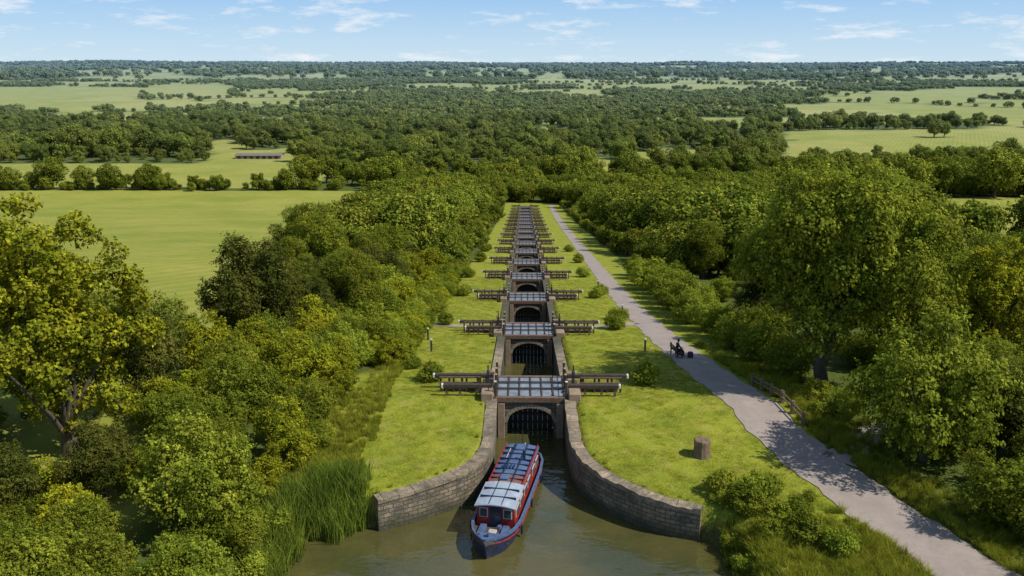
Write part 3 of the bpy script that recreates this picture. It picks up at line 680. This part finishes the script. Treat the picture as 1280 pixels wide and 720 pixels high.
    for s in(-1,1):
        for (y0,y1) in ((-2.5,-1.7),(-1.5,-.8),(-.4,.3),(.5,1.2),(1.8,2.5),(2.8,3.5)):
            x0,x1=sorted((s*1.02,s*1.085)); box(bm,x0,x1,y0,y1,.92,1.33,1,.01)
            x0,x1=sorted((s*1.03,s*1.10)); box(bm,x0,x1,y0+.05,y1-.05,.97,1.28,0)
    for (x0,x1) in ((-.9,-.42),(.42,.9)):
        box(bm,x0,x1,-2.79,-2.745,.95,1.45,1,.01); box(bm,x0+.05,x1-.05,-2.81,-2.75,1.0,1.4,0)
    box(bm,-.33,.33,-2.80,-2.745,.45,1.5,2,.01); box(bm,-.24,.24,-2.82,-2.79,1.0,1.4,0)
    obj('windows',bmesh_to('windows',bm,[Mg,Mw,Mh]),root)
    bm=bmesh.new(); tube(bm,(.5,2.2,1.6),(.5,2.2,2.1),.08,.07,10,0); tube(bm,(.5,2.2,2.1),(.5,2.2,2.16),.10,.10,10,0)
    for i in range(4): tube(bm,(-.5+.2*i,.9,1.72),(-.5+.2*i,1.3,1.72),.05,.05,6,0)
    box(bm,-.4,.1,-.35,.15,1.66,1.78,2,.03); tube(bm,(-.6,2.1,1.66),(-.6,3.3,1.68),.025,.025,6,1); box(bm,-.3,.3,3.2,3.8,1.6,1.74,2,.02)
    tube(bm,(0,4.9,.5),(0,4.9,1.3),.035,.035,6,0); tube(bm,(0,4.9,1.3),(0,4.1,1.45),.03,.03,6,1); tube(bm,(-.1,4.4,.6),(-.1,4.4,2.3),.025,.02,6,0)
    for s in(-1,1):
        for y in(-2.6,0,2.6): tube(bm,(s*1.42,y,.15),(s*1.42,y,.6),.07,.07,8,0)
    obj('roof_fittings',bmesh_to('fittings',bm,[Mh,Mw,Mrb]),root)
boat()

# ------------------------------------------------------------------ small things
M_wood=pmat('weathered_wood',(.24,.17,.10),(.12,.085,.055),6,.9,bs=.5,bd=.04)
bm=bmesh.new(); s=14; rings=[(0,.50,-.1),(0,.46,.1),(0,.43,.5),(0,.44,.88),(0,.40,.92),(0,.18,.93)]
pr=None
for _,r,z in rings:
    c=[bm.verts.new((r*(1+.05*math.sin(3*k+z*2))*math.cos(6.283*k/s),r*(1+.05*math.sin(2*k))*math.sin(6.283*k/s),z+ (.02*math.sin(k*2) if z>.5 else 0))) for k in range(s)]
    if pr:
        for k in range(s): bm.faces.new([pr[k],pr[(k+1)%s],c[(k+1)%s],c[k]])
    pr=c
bm.faces.new(pr); obj('tree_stump',bmesh_to('tree_stump',bm,[M_wood]),loc=(8.95,42.8,hz(8.95,42.8)))
bm=bmesh.new(); fp=[(15.3,46.3),(15.1,47.7),(14.9,49.1),(14.65,50.5),(14.45,51.9),(14.25,53.3)]
for (x,y) in fp: z=hz(x,y); box(bm,x-.1,x+.1,y-.1,y+.1,z-.2,z+.8,0,.02)
for (a,b) in zip(fp[:-1],fp[1:]):
    for h in (.35,.65): tube(bm,(a[0],a[1],hz(*a)+h),(b[0],b[1],hz(*b)+h),.045,s=6)
obj('low_wooden_fence',bmesh_to('fence',bm,[M_wood]))
def post(x,y,h=.9,r=.07):
    bm=bmesh.new(); box(bm,-r,r,-r,r,-.2,h,0,.015); box(bm,-r-.01,r+.01,-r-.01,r+.01,h+.002,h+.12,1,.02)
    obj('bollard',bmesh_to('bollard',bm,[M_timber,M_white]),loc=(x,y,hz(x,y)))
for a in ((8.9,64.5),(-8.3,69),(9.2,83),(8.6,104),(-7.5,64)): post(*a)
M_bench=pmat('bench_wood',(.09,.065,.05),(.05,.04,.03),6,.8)
bx,by=11.0,62.6; b0=hz(bx,by)
root=empty('park_bench',(bx,by,b0),math.radians(100))
bm=bmesh.new()
for i in range(3): box(bm,-.8,.8,-.22+i*.155,-.09+i*.155,.42,.46)
for i in range(2): box(bm,-.8,.8,.25,.29,.56+.18*i,.68+.18*i)
obj('seat_and_backrest',bmesh_to('bench_slats',bm,[M_bench]),root)
bm=bmesh.new()
for x in(-.7,.7): box(bm,x-.04,x+.04,-.2,-.12,-.1,.417);box(bm,x-.04,x+.04,.17,.245,-.1,.88); box(bm,x-.035,x+.035,-.12,.17,.33,.39)
obj('legs',bmesh_to('bench_legs',bm,[M_metal]),root)
def person(loc,rot):
    root=empty('seated_person',loc,rot)
    Mc=pmat('dark_jacket',(.035,.04,.055),(.02,.022,.03),8,.9); Mt=pmat('dark_trousers',(.05,.055,.075),(.03,.03,.04),8,.9); Ms=pmat('skin',(.45,.27,.19),(.40,.23,.16),10,.5); Mhh=pmat('hair',(.04,.025,.015),(.02,.015,.01),20,.6); Mk=pmat('shoe',(.03,.03,.03),(.02,.02,.02),8,.6)
    def skin(name,vs,es,rs,mat,lv=1):
        me=bpy.data.meshes.new(name); me.from_pydata(vs,es,[]); me.materials.append(mat); o=obj(name,me,root)
        md=o.modifiers.new('s','SKIN')
        for i,r in enumerate(rs):
            me.skin_vertices[0].data[i].radius=(r,r) if not hasattr(r,'__len__') else r
        me.skin_vertices[0].data[0].use_root=True
        sb=o.modifiers.new('d','SUBSURF'); sb.levels=lv; sb.render_levels=lv; return o
    vs=[(0,.05,.56),(0,.04,.72),(0,0,.92),(0,-.03,1.04),(0,-.05,1.10),(.17,-.02,1.02),(.24,-.12,.80),(.12,-.34,.70),(-.17,-.02,1.02),(-.24,-.12,.80),(-.10,-.34,.70)]
    es=[(0,1),(1,2),(2,3),(3,4),(3,5),(5,6),(6,7),(3,8),(8,9),(9,10)]
    skin('jacket',vs,es,[(.16,.13),(.15,.12),(.17,.12),(.13,.10),.065,.075,.058,.045,.075,.058,.045],Mc,2)
    vs=[(0,.05,.54),(.10,-.02,.54),(.12,-.42,.53),(.12,-.46,.12),(-.10,-.02,.54),(-.12,-.42,.53),(-.13,-.50,.12)]
    skin('trousers',vs,[(0,1),(1,2),(2,3),(0,4),(4,5),(5,6)],[.13,.10,.075,.05,.10,.075,.05],Mt,2)
    for s,yy in((1,-.46),(-1,-.50)): skin('shoe_%d'%(1 if s>0 else 2),[(s*.12,yy+.03,.06),(s*.12,yy-.08,.05),(s*.13,yy-.17,.04)],[(0,1),(1,2)],[.05,.05,.035],Mk)
    skin('neck_and_head',[(0,-.05,1.10),(0,-.06,1.17),(0,-.07,1.25),(0,-.08,1.33)],[(0,1),(1,2),(2,3)],[.05,.055,(.085,.095),(.08,.09)],Ms,2)
    bm=bmesh.new(); bmesh.ops.create_uvsphere(bm,u_segments=14,v_segments=10,radius=.105)
    for v in list(bm.verts): v.co.y*=1.1
    bmesh.ops.delete(bm,geom=[v for v in bm.verts if v.co.y<-.055 and v.co.z<.045],context='VERTS'); bmesh.ops.translate(bm,verts=bm.verts,vec=(0,-.065,1.31)); obj('hair',bmesh_to('hair',bm,[Mhh],True),root)
    bm=bmesh.new()
    for s in(-1,1):
        bmesh.ops.create_uvsphere(bm,u_segments=6,v_segments=4,radius=.013,matrix=Matrix.Translation((s*.032,-.168,1.29)))
        box(bm,s*.088-.012,s*.088+.012,-.09,-.05,1.25,1.31)
    box(bm,-.012,.012,-.19,-.165,1.245,1.285); box(bm,-.025,.025,-.167,-.158,1.215,1.225)
    obj('face',bmesh_to('face',bm,[Ms]),root)
    for s in(1,-1):
        h=(s*.11,-.36,.69)
        skin('hand_%d'%(1 if s>0 else 2),[h,(s*.105,-.41,.675)],[(0,1)],[.032,.038],Ms)
        for k in range(4):
            x=s*(.08+.018*k); skin('finger_%d_%d'%(1 if s>0 else 2,k),[(x,-.42,.675),(x,-.46,.668),(x,-.48+.006*abs(k-1),.65)],[(0,1),(1,2)],[.009,.009,.007],Ms)
        skin('thumb_%d'%(1 if s>0 else 2),[(s*.08,-.39,.68),(s*.06,-.42,.675),(s*.055,-.44,.67)],[(0,1),(1,2)],[.010,.009,.008],Ms)
person((bx+.0,by-.15,b0),math.radians(100))
bm=bmesh.new(); box(bm,-.2,.2,-.15,.15,0,.48,0,.07); box(bm,-.15,.15,-.22,-.152,.06,.28,0,.04); tube(bm,(-.08,.16,.42),(-.1,.2,.1),.02,s=6); tube(bm,(.08,.16,.42),(.1,.2,.1),.02,s=6)
obj('backpack',bmesh_to('backpack',bm,[pmat('pack_fabric',(.05,.06,.09),(.03,.03,.05),8,.9)]),loc=(11.9,62.0,hz(11.9,62.)))
Mbw=pmat('barn_wall',(.34,.27,.21),(.26,.21,.17),.8,.9); Mbr=pmat('barn_roof',(.20,.17,.155),(.14,.12,.11),.5,.9)
z0=hz(-190,632); root=empty('farm_barn',(-190,632,z0),math.radians(2))
bm=bmesh.new(); box(bm,-16,16,-5,5,-1,2.6)
obj('walls',bmesh_to('barn_walls',bm,[Mbw]),root)
bm=bmesh.new(); pf=[(-5.6,2.5),(0,3.9),(5.6,2.5),(5.6,2.3),(0,3.7),(-5.6,2.3)]
a=[bm.verts.new((-16.6,p,q)) for p,q in pf]; b=[bm.verts.new((16.6,p,q)) for p,q in pf]
for i in range(6): bm.faces.new([a[i],a[(i+1)%6],b[(i+1)%6],b[i]])
bm.faces.new(a);bm.faces.new(b[::-1]); obj('roof',bmesh_to('barn_roof',bm,[Mbr]),root)
bm=bmesh.new()
for i in range(7): box(bm,-14.8+i*4.4,-12.4+i*4.4,-5.06,-4.9,.1,2.0)
obj('doors',bmesh_to('barn_doors',bm,[M_timber]),root)
# ------------------------------------------------------------------ camera, light, sky
cam=bpy.data.cameras.new('camera'); co=bpy.data.objects.new('camera',cam); COL.objects.link(co); sc.camera=co
cam.lens=36*1100/1280; cam.clip_end=30000; cam.clip_start=.5
co.location=(-.43,0,CAMZ); co.rotation_euler=(math.radians(90-14.4),0,math.radians(.8))
AZ,EL=math.radians(108),math.radians(48)
sv=Vector((math.sin(AZ)*math.cos(EL),math.cos(AZ)*math.cos(EL),math.sin(EL)))
sl=bpy.data.lights.new('sun','SUN'); sl.energy=5.0; sl.angle=math.radians(.53); sl.color=(1,.96,.87)
so=bpy.data.objects.new('sun',sl); COL.objects.link(so); so.rotation_euler=sv.to_track_quat('Z','Y').to_euler()
w=bpy.data.worlds.new('World'); sc.world=w; w.use_nodes=True; nt=w.node_tree; nt.nodes.clear()
out=nt.nodes.new('ShaderNodeOutputWorld'); bg=nt.nodes.new('ShaderNodeBackground'); bg.inputs[1].default_value=.10
sk=nt.nodes.new('ShaderNodeTexSky'); sk.sky_type='NISHITA'; sk.sun_disc=False; sk.sun_elevation=EL; sk.sun_rotation=AZ; sk.air_density=1.; sk.dust_density=.2; sk.ozone_density=2.
tc=nt.nodes.new('ShaderNodeTexCoord'); sp=N(nt,'ShaderNodeSeparateXYZ'); nt.links.new(tc.outputs['Generated'],sp.inputs[0])
hor=mixc(nt,ramp(nt,sp.outputs[2],.0,.09),(5.9,7.8,9.2),(2.5,5.2,9.0))
near=ramp(nt,sp.outputs[2],.10,.40,.9,.1)
c=mixc(nt,near,sk.outputs[0],hor)
mp=nt.nodes.new('ShaderNodeMapping'); mp.inputs['Scale'].default_value=(9,9,44); nt.links.new(tc.outputs['Generated'],mp.inputs[0])
cl=noise(nt,1.5,9,.66,mp.outputs[0]); cf=ramp(nt,cl,.53,.70,0,.85)
c=mixc(nt,cf,c,(9.0,9.3,9.6))
nt.links.new(c,bg.inputs[0]); nt.links.new(bg.outputs[0],out.inputs[0])
